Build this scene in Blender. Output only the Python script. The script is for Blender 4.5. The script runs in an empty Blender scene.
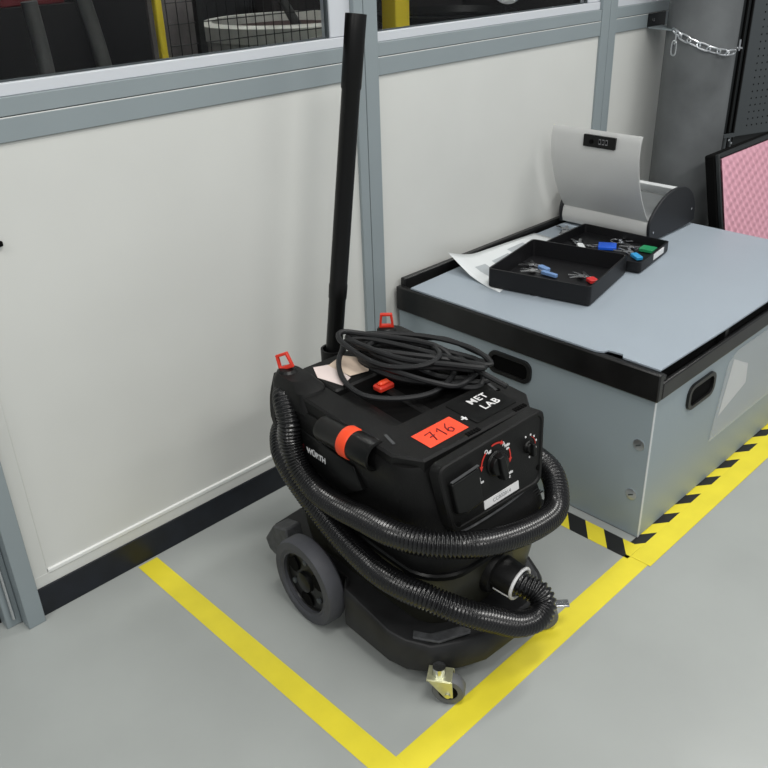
import bpy, bmesh, math, random
from mathutils import Vector, Matrix
random.seed(7)
PI = math.pi
scene = bpy.context.scene
col = scene.collection

# ------------------------------------------------------------------ materials
def mat(name, rgb, rough=.5, metal=0., spec=.5, noise=0., nscale=8., bump=0., bscale=200., trans=0., ior=1.45, alpha=1., emit=None, estr=0., coat=0.):
    m = bpy.data.materials.new(name); m.use_nodes = True
    nt = m.node_tree; b = nt.nodes['Principled BSDF']
    b.inputs['Base Color'].default_value = (*rgb, 1)
    b.inputs['Roughness'].default_value = rough
    b.inputs['Metallic'].default_value = metal
    b.inputs['Specular IOR Level'].default_value = spec
    b.inputs['Transmission Weight'].default_value = trans
    b.inputs['IOR'].default_value = ior
    b.inputs['Alpha'].default_value = alpha
    b.inputs['Coat Weight'].default_value = coat
    if emit:
        b.inputs['Emission Color'].default_value = (*emit, 1); b.inputs['Emission Strength'].default_value = estr
    tc = nt.nodes.new('ShaderNodeTexCoord')
    if noise:
        n = nt.nodes.new('ShaderNodeTexNoise'); n.inputs['Scale'].default_value = nscale; n.inputs['Detail'].default_value = 5
        nt.links.new(tc.outputs['Object'], n.inputs['Vector'])
        r = nt.nodes.new('ShaderNodeMapRange')
        r.inputs['From Min'].default_value = .3; r.inputs['From Max'].default_value = .7
        r.inputs['To Min'].default_value = 1 - noise; r.inputs['To Max'].default_value = 1 + noise
        nt.links.new(n.outputs['Fac'], r.inputs['Value'])
        mx = nt.nodes.new('ShaderNodeVectorMath'); mx.operation = 'SCALE'; mx.inputs[0].default_value = rgb
        nt.links.new(r.outputs['Result'], mx.inputs['Scale'])
        nt.links.new(mx.outputs['Vector'], b.inputs['Base Color'])
    if bump:
        n = nt.nodes.new('ShaderNodeTexNoise'); n.inputs['Scale'].default_value = bscale
        nt.links.new(tc.outputs['Object'], n.inputs['Vector'])
        bp = nt.nodes.new('ShaderNodeBump'); bp.inputs['Strength'].default_value = bump; bp.inputs['Distance'].default_value = .002
        nt.links.new(n.outputs['Fac'], bp.inputs['Height']); nt.links.new(bp.outputs['Normal'], b.inputs['Normal'])
    return m

M = dict(
    floor=mat('floor_epoxy', (.322, .340, .328), .30, spec=.35, noise=.045, nscale=3.2, bump=.05, bscale=30),
    panel=mat('wall_panel_white', (.60, .61, .585), .5, noise=.025, nscale=3),
    lip=mat('panel_lip_white', (.74, .75, .73), .4),
    alu=mat('grey_coated_aluminium', (.245, .285, .30), .4, noise=.02, nscale=5),
    aludark=mat('seam_dark', (.05, .06, .065), .6),
    sill=mat('sill_white', (.56, .585, .62), .4),
    kick=mat('black_kick_plate', (.007, .009, .014), .42, noise=.3, nscale=20),
    yellow=mat('yellow_tape', (.70, .60, .035), .45, noise=.05, nscale=12),
    black=mat('black_plastic', (.0060, .0060, .0060), .46, spec=.28, noise=.2, nscale=15, bump=.25, bscale=350),
    blacksm=mat('black_smooth_plastic', (.0050, .0052, .0052), .33, spec=.26),
    olive=mat('olive_black_tank', (.022, .022, .0155), .38, spec=.4),
    skirt=mat('charcoal_rubber_skirt', (.0165, .0168, .0175), .5, spec=.4, noise=.25, nscale=18),
    hose=mat('black_corrugated_hose', (.0055, .0055, .006), .24, spec=.6),
    cord=mat('black_rubber_cord', (.014, .0145, .0155), .5, spec=.4),
    greyplastic=mat('grey_plastic', (.06, .062, .065), .6, noise=.3, nscale=60),  # also paints the highlight on the vacuum's front ledge
    tyre=mat('grey_rubber_tyre', (.055, .057, .066), .6, noise=.12, nscale=20),
    ctyre=mat('light_grey_tyre', (.115, .12, .125), .5),
    red=mat('red_latch', (.60, .035, .018), .35),
    orange=mat('orange_ring', (.85, .07, .02), .4),
    sticker=mat('orange_sticker', (.90, .075, .03), .45, noise=.05, nscale=30),
    ink=mat('dark_ink', (.10, .006, .01), .6),
    greyink=mat('grey_ink', (.2, .2, .21), .6),
    white=mat('white_print', (.72, .72, .72), .5),
    redprint=mat('red_print', (.55, .03, .02), .5),
    cream=mat('cream_paper', (.62, .50, .40), .6),
    pink_paper=mat('pinkish_paper', (.70, .60, .57), .6),
    zinc=mat('yellow_zinc_steel', (.62, .62, .40), .35, metal=.75, noise=.15, nscale=40),
    steel=mat('shiny_steel', (.62, .63, .65), .22, metal=1.),
    chainm=mat('galvanised_chain', (.62, .64, .66), .3, metal=.9),
    box=mat('grey_hollow_board', (.285, .338, .365), .42, noise=.015, nscale=4, bump=.12, bscale=60),
    sheet=mat('pale_grey_board', (.305, .352, .398), .45, noise=.02, nscale=4),
    boxedge=mat('cut_board_edge', (.6, .63, .64), .5),
    rim=mat('black_box_rim', (.009, .009, .009), .33, spec=.5, noise=.4, nscale=14),
    caseblack=mat('case_black', (.006, .006, .007), .45, spec=.4),
    caseside=mat('case_side_charcoal', (.011, .012, .015), .5),
    casegrey=mat('case_silver_grey', (.56, .565, .555), .42, metal=.1, noise=.02, nscale=6),
    caseinner=mat('case_inner_grey', (.72, .74, .75), .35, metal=.0),
    paper=mat('white_sheet', (.66, .69, .70), .3, noise=.04, nscale=8),
    pillar=mat('concrete_grey_paint', (.118, .126, .130), .48, noise=.25, nscale=5.5, bump=.3, bscale=18),
    cab=mat('dark_grey_cabinet', (.055, .063, .068), .5),
    cabblack=mat('cabinet_black_frame', (.010, .012, .013), .45),
    pink=mat('pink_foam', (.70, .37, .45), .85, spec=.2),
    blue=mat('blue_tag', (.01, .10, .62), .3), green=mat('green_tag', (.02, .25, .10), .35), redtag=mat('red_tag', (.6, .03, .03), .35),
    lblue=mat('pale_blue_tag', (.16, .28, .52), .35), cyan=mat('cyan_tag', (.03, .30, .60), .35),
    bdark=mat('far_dark', (.006, .006, .007), .6), bgrey=mat('far_grey', (.08, .08, .08), .6), bred=mat('far_red', (.10, .007, .010), .5),
    byellow=mat('far_yellow', (.62, .47, .02), .5), bdrum=mat('far_drum_white', (.46, .46, .42), .5, noise=.15, nscale=12),
    bbrown=mat('far_brown', (.035, .018, .016), .6), bmesh=mat('far_mesh_black', (.008, .008, .008), .5), bblue=mat('far_blue', (.05, .12, .32), .5),
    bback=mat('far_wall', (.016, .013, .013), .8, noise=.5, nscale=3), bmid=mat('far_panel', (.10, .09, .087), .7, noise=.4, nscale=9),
    frost=mat('clear_plastic_pocket', (.75, .78, .78), .18, alpha=.25, coat=.4),
    printgrey=mat('grey_print', (.36, .39, .41), .35),
    hole=mat('deep_black', (.002, .002, .002), .8, spec=.1),
)

def glass_mat():
    m = bpy.data.materials.new('window_glass'); m.use_nodes = True
    nt = m.node_tree; b = nt.nodes['Principled BSDF']
    b.inputs['Base Color'].default_value = (.92, .95, .95, 1); b.inputs['Roughness'].default_value = 0
    b.inputs['Transmission Weight'].default_value = 1; b.inputs['IOR'].default_value = 1.16
    return m
M['glass'] = glass_mat()

def hazard_mat(name, diag, per):
    m = bpy.data.materials.new(name); m.use_nodes = True
    nt = m.node_tree; b = nt.nodes['Principled BSDF']; b.inputs['Roughness'].default_value = .4
    g = nt.nodes.new('ShaderNodeNewGeometry'); sx = nt.nodes.new('ShaderNodeSeparateXYZ'); nt.links.new(g.outputs['Position'], sx.inputs[0])
    k = nt.nodes.new('ShaderNodeMath'); k.operation = 'MULTIPLY_ADD'; k.inputs[1].default_value = diag
    nt.links.new(sx.outputs['X'], k.inputs[0]); nt.links.new(sx.outputs['Y'], k.inputs[2])
    d = nt.nodes.new('ShaderNodeMath'); d.operation = 'DIVIDE'; d.inputs[1].default_value = per; nt.links.new(k.outputs[0], d.inputs[0])
    fr = nt.nodes.new('ShaderNodeMath'); fr.operation = 'FLOORED_MODULO'; fr.inputs[1].default_value = 1; nt.links.new(d.outputs[0], fr.inputs[0])
    gt = nt.nodes.new('ShaderNodeMath'); gt.operation = 'GREATER_THAN'; gt.inputs[1].default_value = .5; nt.links.new(fr.outputs[0], gt.inputs[0])
    mx = nt.nodes.new('ShaderNodeMix'); mx.data_type = 'RGBA'
    mx.inputs[6].default_value = (.012, .012, .012, 1); mx.inputs[7].default_value = (.74, .63, .035, 1)
    nt.links.new(gt.outputs[0], mx.inputs[0]); nt.links.new(mx.outputs[2], b.inputs['Base Color'])
    return m
M['hazard_side'] = hazard_mat('hazard_stripes_side', -.8, .125)
M['hazard_front'] = hazard_mat('hazard_stripes_front', .75, .098)

# ------------------------------------------------------------------ mesh helpers
def link(name, bm, m, parent=None, smooth=False, loc=None, bevel=0., seg=2):
    bmesh.ops.remove_doubles(bm, verts=bm.verts, dist=1e-6)
    bmesh.ops.recalc_face_normals(bm, faces=bm.faces)
    me = bpy.data.meshes.new(name); bm.to_mesh(me); bm.free()
    o = bpy.data.objects.new(name, me); col.objects.link(o)
    me.materials.append(m)
    if smooth:
        me.shade_smooth()
        try: me.set_sharp_from_angle(angle=math.radians(38 if smooth is True else smooth))
        except Exception: pass
    if parent: o.parent = parent
    if loc is not None: o.location = loc
    if bevel:
        bv = o.modifiers.new('Bevel', 'BEVEL'); bv.width = bevel; bv.segments = seg; bv.limit_method = 'ANGLE'; bv.angle_limit = math.radians(35)
        me.shade_smooth()
        try: me.set_sharp_from_angle(angle=math.radians(50))
        except Exception: pass
    return o
def NB(): return bmesh.new()
def box(bm, x0, x1, y0, y1, z0, z1, T=None):
    v = []
    for z in (z0, z1):
        for x, y in ((x0, y0), (x1, y0), (x1, y1), (x0, y1)):
            p = Vector((x, y, z)); v.append(bm.verts.new(T @ p if T else p))
    for f in ((3, 2, 1, 0), (4, 5, 6, 7), (0, 1, 5, 4), (1, 2, 6, 5), (2, 3, 7, 6), (3, 0, 4, 7)):
        bm.faces.new([v[i] for i in f])
def loft(bm, loops, caps=True, closed=True):
    R = [[bm.verts.new(p) for p in l] for l in loops]
    n = len(R[0])
    for a, b in zip(R, R[1:]):
        for i in range(n if closed else n - 1):
            j = (i + 1) % n
            bm.faces.new((a[i], a[j], b[j], b[i]))
    if caps:
        bm.faces.new(list(reversed(R[0]))); bm.faces.new(R[-1])
    return R
def prism(bm, pts, d, T=None):
    """extrude a 3D polygon by vector d"""
    d = Vector(d)
    a = [Vector(p) for p in pts]; b = [p + d for p in a]
    if T: a = [T @ p for p in a]; b = [T @ p for p in b]
    loft(bm, [a, b])
def frames(pts, closed=False):
    P = [Vector(p) for p in pts]; n = len(P); T = []
    for i in range(n):
        a = P[i - 1] if (i > 0 or closed) else P[0]; b = P[(i + 1) % n] if (i < n - 1 or closed) else P[-1]
        T.append((b - a).normalized())
    up = Vector((0, 0, 1)) if abs(T[0].z) < .9 else Vector((1, 0, 0))
    N = [(up - T[0] * up.dot(T[0])).normalized()]
    for i in range(1, n):
        v = N[-1] - T[i] * N[-1].dot(T[i]); N.append(v.normalized())
    return P, T, N
def tube(bm, pts, r, seg=12, caps=True, closed=False):
    P, T, N = frames(pts, closed)
    L = []
    for i, (p, t, n) in enumerate(zip(P, T, N)):
        b = t.cross(n); rr = r[i] if isinstance(r, (list, tuple)) else r
        L.append([p + (n * math.cos(a) + b * math.sin(a)) * rr for a in [2 * PI * k / seg for k in range(seg)]])
    if closed:
        R = loft(bm, L, caps=False)
        a, b = R[-1], R[0]; n = seg
        best = min(range(n), key=lambda s: sum((a[i].co - b[(i + s) % n].co).length for i in range(0, n, 3)))
        for i in range(n):
            j = (i + 1) % n
            bm.faces.new((a[i], a[j], b[(j + best) % n], b[(i + best) % n]))
    else: loft(bm, L, caps)
def spline(pts, step, closed=False):
    P = [Vector(p) for p in pts]; n = len(P); out = []
    rng = range(n if closed else n - 1)
    for i in rng:
        if closed: p0, p1, p2, p3 = P[i - 1], P[i], P[(i + 1) % n], P[(i + 2) % n]
        else: p0, p1, p2, p3 = P[max(i - 1, 0)], P[i], P[i + 1], P[min(i + 2, n - 1)]
        k = max(2, int((p2 - p1).length / step))
        t1 = (p2 - p0) * .5; t2 = (p3 - p1) * .5
        for j in range(k):
            t = j / k; t2_, t3 = t * t, t * t * t
            out.append(p1 * (2 * t3 - 3 * t2_ + 1) + t1 * (t3 - 2 * t2_ + t) + p2 * (-2 * t3 + 3 * t2_) + t2 * (t3 - t2_))
    if not closed: out.append(P[-1])
    return out
def resample(pts, step):
    out = [pts[0]]; acc = 0.
    for a, b in zip(pts, pts[1:]):
        l = (b - a).length
        while acc + l >= step:
            t = (step - acc) / l; a = a + (b - a) * t; l = (b - a).length; out.append(a.copy()); acc = 0.
        acc += l
    return out
def rrect(w0, w1, y0, y1, r, z, n=6, rb=None):
    """rounded rectangle loop x w0..w1, y y0..y1; r front radius, rb back radius"""
    rb = r if rb is None else rb
    L = []
    for cx, cy, a0, q in ((w1 - r, y0 + r, -PI / 2, r), (w1 - rb, y1 - rb, 0, rb), (w0 + rb, y1 - rb, PI / 2, rb), (w0 + r, y0 + r, PI, r)):
        for k in range(n + 1):
            a = a0 + PI / 2 * k / n; L.append(Vector((cx + q * math.cos(a), cy + q * math.sin(a), z)))
    return L
def rr_box(bm, x0, x1, y0, y1, z0, z1, r, e=.004):
    loft(bm, [rrect(x0 + e, x1 - e, y0 + e, y1 - e, max(r - e, .001), z0), rrect(x0, x1, y0, y1, r, z0 + e),
              rrect(x0, x1, y0, y1, r, z1 - e), rrect(x0 + e, x1 - e, y0 + e, y1 - e, max(r - e, .001), z1)])
def lathe(bm, prof, T, seg=32, close=False):
    """profile (radius, height) revolved round local Z of T"""
    L = [[T @ Vector((r * math.cos(2 * PI * k / seg), r * math.sin(2 * PI * k / seg), h)) for k in range(seg)] for r, h in prof]
    if close:
        R = loft(bm, L, caps=False); a, b = R[-1], R[0]
        for i in range(seg): j = (i + 1) % seg; bm.faces.new((a[i], a[j], b[j], b[i]))
    else: loft(bm, L)
def axis(p, d):
    """matrix with local Z along d at p"""
    return Matrix.Translation(Vector(p)) @ Vector(d).normalized().to_track_quat('Z', 'Y').to_matrix().to_4x4()
def basis(o, u, v):
    u = Vector(u).normalized(); v = Vector(v); v = (v - u * v.dot(u)).normalized(); n = u.cross(v)
    m = Matrix((u, v, n)).transposed().to_4x4(); m.translation = Vector(o); return m
def text_bm(s, size, T, depth=.0004, bold=0., sx=1., space=1.):
    cu = bpy.data.curves.new('t', 'FONT'); cu.body = s; cu.size = size; cu.align_x = 'CENTER'; cu.align_y = 'CENTER'; cu.extrude = depth; cu.offset = bold; cu.space_character = space
    o = bpy.data.objects.new('t', cu); col.objects.link(o)
    dg = bpy.context.evaluated_depsgraph_get(); dg.update()
    me = bpy.data.meshes.new_from_object(o.evaluated_get(dg))
    bm = bmesh.new(); bm.from_mesh(me)
    for v in bm.verts: v.co = T @ Vector((v.co.x * sx, v.co.y, v.co.z))
    bpy.data.objects.remove(o); bpy.data.curves.remove(cu); bpy.data.meshes.remove(me)
    return bm
def tag(o, label, cat, group=None):
    o['label'] = label; o['category'] = cat
    if group: o['group'] = group
    return o
def thing(name, label, cat, loc=(0, 0, 0), rz=0., group=None):
    o = bpy.data.objects.new(name, None); o.empty_display_size = .05; col.objects.link(o)
    o.location = loc; o.rotation_euler = (0, 0, rz); return tag(o, label, cat, group)
def struct(name, bm, m, parent=None, **k):
    o = link(name, bm, m, parent, **k)
    if parent is None: o['kind'] = 'structure'
    return o
def sroot(name, loc=(0, 0, 0)):
    o = bpy.data.objects.new(name, None); col.objects.link(o); o.location = loc; o['kind'] = 'structure'; return o

# ------------------------------------------------------------------ setting
b = NB(); box(b, -3.5, 6.5, -5.0, .05, -.08, 0); struct('floor', b, M['floor'])
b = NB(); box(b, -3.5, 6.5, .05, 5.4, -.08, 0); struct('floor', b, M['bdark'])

PX = [(.464, .509), (1.70, 1.788), (2.935, 3.035)]
# infill panels of the partition
wall = sroot('wall_back')
def wp(name, x0, x1, y0, y1, z0, z1, m, bev=0.):
    b = NB(); box(b, x0, x1, y0, y1, z0, z1); return link(name, b, M[m], wall, bevel=bev)
for x0, x1 in ((.509, 1.70), (1.788, 2.935), (3.035, 4.7)):
    wp('infill_panel', x0, x1, -.002, .05, .118, 1.183, 'panel')
    wp('bottom_rail', x0, x1, -.0065, .05, .086, .120, 'panel', .001)
wp('bottom_lip', .553, 1.70, -.0085, .0, .118, .130, 'lip', .002)
wp('bottom_lip', 1.788, 2.935, -.0085, .0, .118, .130, 'lip', .002)
wp('edge_strip', .509, .552, -.006, .0, .112, 1.183, 'panel', .002)
# rails
for nm, z0, z1, m in (('trim_1', 1.183, 1.2315, 'alu'), ('trim_2', 1.2345, 1.272, 'alu')):
    b = NB()
    for x0, x1 in ((.509, 1.70), (1.788, 2.935), (3.035, 4.7)): box(b, x0, x1, -.008, .05, z0, z1)
    struct(nm, b, M[m], bevel=.0015)
b = NB(); box(b, .515, 4.7, .0, .045, 1.231, 1.2350); struct('trim_3', b, M['aludark'])
b = NB(); box(b, .523, 4.7, -.0078, -.004, 1.2312, 1.2328); struct('trim_4', b, M['lip'])
# posts
for i, (x0, x1) in enumerate(PX):
    b = NB()
    if i == 0: box(b, x0, x1, -.030, .05, 0, 2.6)
    else:
        s = x0 + .035 if i == 1 else x0 + .052
        box(b, x0, s - .0012, -.012, .05, 0, 2.6); box(b, s + .0012, x1, -.012, .05, 0, 2.6)
    struct('trim_%d' % (5 + i), b, M['alu'], bevel=.0015)
b = NB(); box(b, 1.71, 1.78, -.006, .04, .01, 2.6); box(b, 2.945, 3.02, -.006, .04, .01, 2.6); struct('trim_8', b, M['aludark'])
# skirting
b = NB(); box(b, .509, 1.70, -.010, .05, 0, .086); box(b, 1.788, 2.935, -.010, .05, 0, .086); box(b, 3.035, 4.7, -.010, .05, 0, .086)
struct('baseboard_back', b, M['kick'], bevel=.001)
# windows
for i, (x0, x1) in enumerate(((.509, 1.70), (1.788, 2.935), (3.035, 4.7))):
    w = sroot('window_%d' % (i + 1), (x0, .02, 1.272)); L = x1 - x0
    b = NB(); box(b, 0, L, -.020, .022, 0, .026); link('window_sill', b, M['sill'], w, bevel=.002)
    b = NB(); fr = .075 if i < 2 else .03
    box(b, L - fr, L, -.016, .02, .027, 1.3)
    if i == 0: box(b, 0, .03, -.016, .02, .027, 1.3)
    box(b, 0, L, -.016, .02, 1.3, 1.33); link('window_frame', b, M['sill'], w, bevel=.002)
    b = NB(); box(b, .0, L - fr, .0, .005, .0265, 1.3); link('pane', b, M['glass'], w)
    b = NB(); box(b, L - fr - .006, L - fr - .0005, -.012, -.001, .027, 1.3); box(b, .001, L - fr - .007, -.008, -.001, .0262, .030); link('gasket', b, M['aludark'], w)
# door area left of first post
d = sroot('door_1', (.0, 0, 0))
b = NB(); box(b, -.62, .36, .20, .24, .012, 2.1); link('door_leaf', b, M['alu'], d, bevel=.002)
b = NB(); box(b, .425, .464, .012, .24, 0.0, 2.6); link('door_jamb', b, M['alu'], d, bevel=.002)
b = NB(); box(b, .405, .4245, .05, .24, .0, 2.6); link('door_seal', b, M['cabblack'], d)
b = NB(); tube(b, [(.4445, .003, .03), (.4445, .003, 1.9)], .005, 10); link('door_rod', b, M['steel'], d, smooth=True)
# hook eyes on the white panel next to the post
for z in (1.156, .979):
    b = NB(); box(b, .622, .654 if z > 1 else .643, -.012, -.002, z - .006, z + .006); o = link('panel_clip', b, M['hole'], bevel=.003)
    tag(o, 'small black clip on white panel at left edge, ' + ('the upper one under the window rail' if z > 1 else 'the lower one'), 'clip', 'black clips on the left panel')

# ------------------------------------------------------------------ floor tapes
def tape(x0, x1, y0, y1, m, z, label, name='floor_tape'):
    b = NB(); box(b, x0, x1, y0, y1, z, z + .0008); return tag(link(name, b, M[m]), label, 'tape')
tape(.784, .844, -1.036, -.018, 'yellow', .0003, 'yellow floor tape running from the wall past the left of the vacuum')
tape(.8441, 1.755, -1.038, -.971, 'yellow', .0003, 'yellow floor tape crossing under the front of the vacuum')
tape(1.7551, 3.2, -1.046, -.985, 'yellow', .0012, 'yellow floor tape along the front of the big grey box')
tape(1.742, 1.81, -.984, -.10, 'hazard_side', .0003, 'black and yellow striped tape on floor along left side of grey box', 'hazard_tape')
tape(1.8101, 3.2, -.9999, -.952, 'hazard_front', .0003, 'black and yellow striped tape under front of grey box beside plain yellow tape', 'hazard_tape')

# ------------------------------------------------------------------ vacuum cleaner
V = thing('vacuum_cleaner', 'black wheeled workshop vacuum with hose wrapped round it and coiled cord on top', 'vacuum cleaner', (1.267, -.6, 0), math.radians(-3.5))
def sym(pts):  # half plan (x>0) from front to back mirrored
    return [Vector((x, y, 0)) for x, y in pts] + [Vector((-x, y, 0)) for x, y in reversed(pts)]
def lev(pts, z, s=0.):
    out = []
    for p in sym(pts):
        q = p.copy(); q.z = z
        if s: q.x *= 1 - s; q.y *= 1 - s
        out.append(q)
    return out
# chassis
half = [(.095, -.372), (.15, -.352), (.215, -.315), (.25, -.268), (.262, -.22), (.262, -.06), (.235, -.03), (.205, .0), (.205, .165), (.235, .20), (.235, .29), (.21, .315), (.12, .325)]
def chz(z, s, zr):  # rear/front heights differ
    L = lev(half, z, s)
    return L
b = NB()
def nar(L):
    for p in L:
        if p.x > .12: p.x = .12 + (p.x - .12) * .48
    return L
top = lev(half, .125, .02); low = lev(half, .05, .0); mid = lev(half, .11, -.004); bot = lev(half, .045, .03)
for L in (top, mid, low, bot): nar(L)
for L in (top, mid):
    for p in L:
        if p.x < 0 and -.12 < p.y < .0 : p.z += .035
        elif -.27 < p.y <= -.12: p.z += .01
loft(b, [bot, low, mid, top]); link('chassis', b, M['skirt'], V, bevel=.006, seg=3)
# front ledge pads: paler colour paints the ledge highlight, with some dust
for s in (-1, 1):
    b = NB()
    pts = [(s * (.23 if s < 0 else .17), -.268, .128), (s * (.195 if s < 0 else .145), -.318, .128), (s * .12, -.345, .128), (s * .10, -.325, .128), (s * (.19 if s < 0 else .14), -.285, .128), (s * (.212 if s < 0 else .16), -.25, .128)]
    prism(b, pts, (0, 0, .007)); link('ledge_highlight', b, M['greyplastic'], V, bevel=.003)
# tank
b = NB()
loft(b, [rrect(-.172, .176, -.275, .22, .08, .10, 8), rrect(-.182, .188, -.290, .235, .08, .14, 8), rrect(-.194, .202, -.305, .25, .085, .24, 8), rrect(-.199, .208, -.31, .255, .09, .305, 8)])
link('dirt_tank', b, M['olive'], V, smooth=30)
for s in (-1, 1):
    b = NB()
    T = Matrix.Translation((s * .186, 0, 0))
    rr = [(s * .0, -.13, .16), (s * .0, .09, .16), (s * .004, .09, .27), (s * .004, -.15, .27)]
    prism(b, rr, (s * .006, 0, 0), T); link('tank_side_panel', b, M['olive'], V, bevel=.004)
# head (motor unit)
b = NB()
HL = [(.286, .192, -.300, .25, .09), (.300, .204, -.318, .262, .10), (.335, .206, -.322, .262, .10), (.365, .200, -.31, .258, .095), (.40, .196, -.292, .255, .09),
      (.435, .198, -.280, .257, .085), (.50, .208, -.262, .262, .075), (.545, .212, -.252, .265, .07), (.556, .208, -.247, .262, .066)]
loft(b, [rrect(-w, w, y0, y1, r, z, 6, .09 if z < .52 else .05) for z, w, y0, y1, r in HL])
link('motor_head', b, M['black'], V, smooth=32)
b = NB()  # joint band between head and tank
loft(b, [rrect(-.205, .205, -.318, .262, .10, .281, 8), rrect(-.209, .209, -.323, .266, .103, .285, 8), rrect(-.209, .209, -.323, .266, .103, .295, 8), rrect(-.205, .205, -.318, .262, .10, .299, 8)])
link('joint_band', b, M['blacksm'], V, smooth=30)
# red side clamps
for s in (-1, 1):
    b = NB(); box(b, s * .199, s * .213, -.01, .05, .235, .262); link('side_clamp', b, M['redprint'], V, bevel=.003)
# top deck : rails, rear block, front plate, cross bar
def slope(y): return .575 + (y + .2) * .045
def deck(name, x0, x1, y0, y1, r=.012, dz=0., z0=.535, m='black'):
    b = NB()
    L = []
    for e, zz in ((0., None), (0., 1), (.005, 2)):
        l = rrect(x0 + e, x1 - e, y0 + e, y1 - e, max(r - e, .002), 0, 4)
        for p in l: p.z = z0 if zz is None else slope(p.y) + dz - (.005 if zz == 1 else 0)
        L.append(l)
    loft(b, L); return link(name, b, M[m], V, smooth=40)
deck('side_rail', -.204, -.128, -.12, .235, .012)
deck('side_rail', .128, .207, -.20, .235, .02)
deck('rear_deck', -.127, .127, .10, .245, .01, .001)
b = NB(); L = []
for e, zz in ((0., 0), (0., 1), (.005, 2)):
    pl_ = [(-.207 + e, -.105 - e), (-.207 + e, -.186), (-.168, -.247 + e), (.168, -.247 + e), (.205 - e, -.205), (.205 - e, -.105 - e)]
    L.append([Vector((x, y, .535 if zz == 0 else slope(y) + .002 - (.005 if zz == 1 else 0))) for x, y in pl_])
loft(b, L); link('front_deck', b, M['black'], V, smooth=30)
deck('cross_bar', -.015, .012, -.104, .099, .004, -.018)
deck('cavity_ledge', -.127, -.085, -.104, .099, .004, -.012)
b = NB(); box(b, -.127, .127, -.104, .099, .5565, .5575); link('cavity_floor', b, M['hole'], V)
# faint paler bars on deck edges
for x, y, a in ((-.165, .15, 1.4), (-.17, -.14, 1.3), (.165, -.13, 1.3), (.16, .14, 1.5)):
    b = NB(); T = Matrix.Translation((x, y, slope(y) + .0022)) @ Matrix.Rotation(a, 4, 'Z')
    box(b, -.022, .022, -.0035, .0035, -.002, .0008, T); link('pale_bar', b, M['greyplastic'], V)
# handle/hump in front of left latch
b = NB(); loft(b, [rrect(-.215, -.125, .10, .26, .03, .55, 5), rrect(-.210, -.13, .12, .262, .03, .595, 5), rrect(-.20, -.14, .16, .255, .025, .612, 5)]); link('latch_hump', b, M['black'], V, smooth=30)
b = NB(); loft(b, [rrect(.125, .215, .10, .26, .03, .55, 5), rrect(.13, .210, .12, .262, .03, .595, 5), rrect(.14, .20, .16, .255, .025, .612, 5)]); link('latch_hump', b, M['black'], V, smooth=30)
def latch(x, y, z, yaw, lean):
    k = NB(); lathe(k, [(.024, 0), (.026, .004), (.026, .014), (.02, .02), (.0101, .021)], Matrix.Translation((x, y, z))); kn = link('latch_base', k, M['blacksm'], V, smooth=True)
    T = Matrix.Translation((x, y, z + .018)) @ Matrix.Rotation(yaw, 4, 'Z') @ Matrix.Rotation(lean, 4, 'Y') @ Matrix.Rotation(lean * .6, 4, 'X')
    b = NB(); o = [Vector((sx, 0, sz)) for sx, sz in ((-.020, 0), (.020, 0), (.016, .041), (-.016, .041))]; i = [Vector((sx, 0, sz)) for sx, sz in ((-.013, .010), (.013, .010), (.010, .034), (-.010, .034))]
    h = Vector((0, .0055, 0))
    A = [b.verts.new(T @ (p + h)) for p in o]; B = [b.verts.new(T @ (p + h)) for p in i]; C = [b.verts.new(T @ (p - h)) for p in o]; D = [b.verts.new(T @ (p - h)) for p in i]
    for q in range(4):
        r = (q + 1) % 4
        b.faces.new((A[q], A[r], B[r], B[q])); b.faces.new((C[q], C[r], D[r], D[q])); b.faces.new((A[q], A[r], C[r], C[q])); b.faces.new((B[q], B[r], D[r], D[q]))
    link('latch_loop', b, M['red'], kn, bevel=.002)
latch(-.172, .232, .598, math.radians(-52), math.radians(-22))
latch(.160, .243, .599, math.radians(-42), math.radians(0))
# middle red clip under the cord
b = NB(); rr_box(b, -.035, .012, .045, .076, .566, .582, .006); link('red_clip', b, M['red'], V, smooth=True)
b = NB(); rr_box(b, -.028, .004, .052, .068, .580, .590, .006); link('red_clip', b, M['orange'], V, smooth=True)
# rear left strap
b = NB(); pts = spline([(-.190, .258, .60), (-.203, .266, .54), (-.207, .266, .48), (-.200, .262, .445)], .02); L = []
P_, T_, N_ = frames(pts)
for p in P_: L.append([p + Vector((0, -.012, 0)), p + Vector((0, .008, 0)), p + Vector((.006, .008, 0)), p + Vector((.006, -.012, 0))])
loft(b, L); link('hose_strap', b, M['black'], V, bevel=.001)
# papers on the rear deck
def quad(name, pts, m, th=.0006, parent=V, par2=None):
    b = NB(); prism(b, pts, (0, 0, th)); return link(name, b, M[m], parent)
za = slope(.16) + .002
def pq(name, pts, m):
    b = NB(); prism(b, [(x, y, slope(y) + .0016 + dz) for x, y, dz in pts], (0, 0, .0006)); link(name, b, M[m], V)
pq('paper_label', [(-.122, .178, 0), (-.100, .108, 0), (-.062, .124, .001), (-.060, .205, .003), (-.100, .225, .001)], 'pink_paper')
pq('paper_label', [(-.068, .205, .003), (-.060, .128, .003), (-.010, .118, .003), (.035, .165, .003), (-.010, .225, .003)], 'cream')
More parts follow.
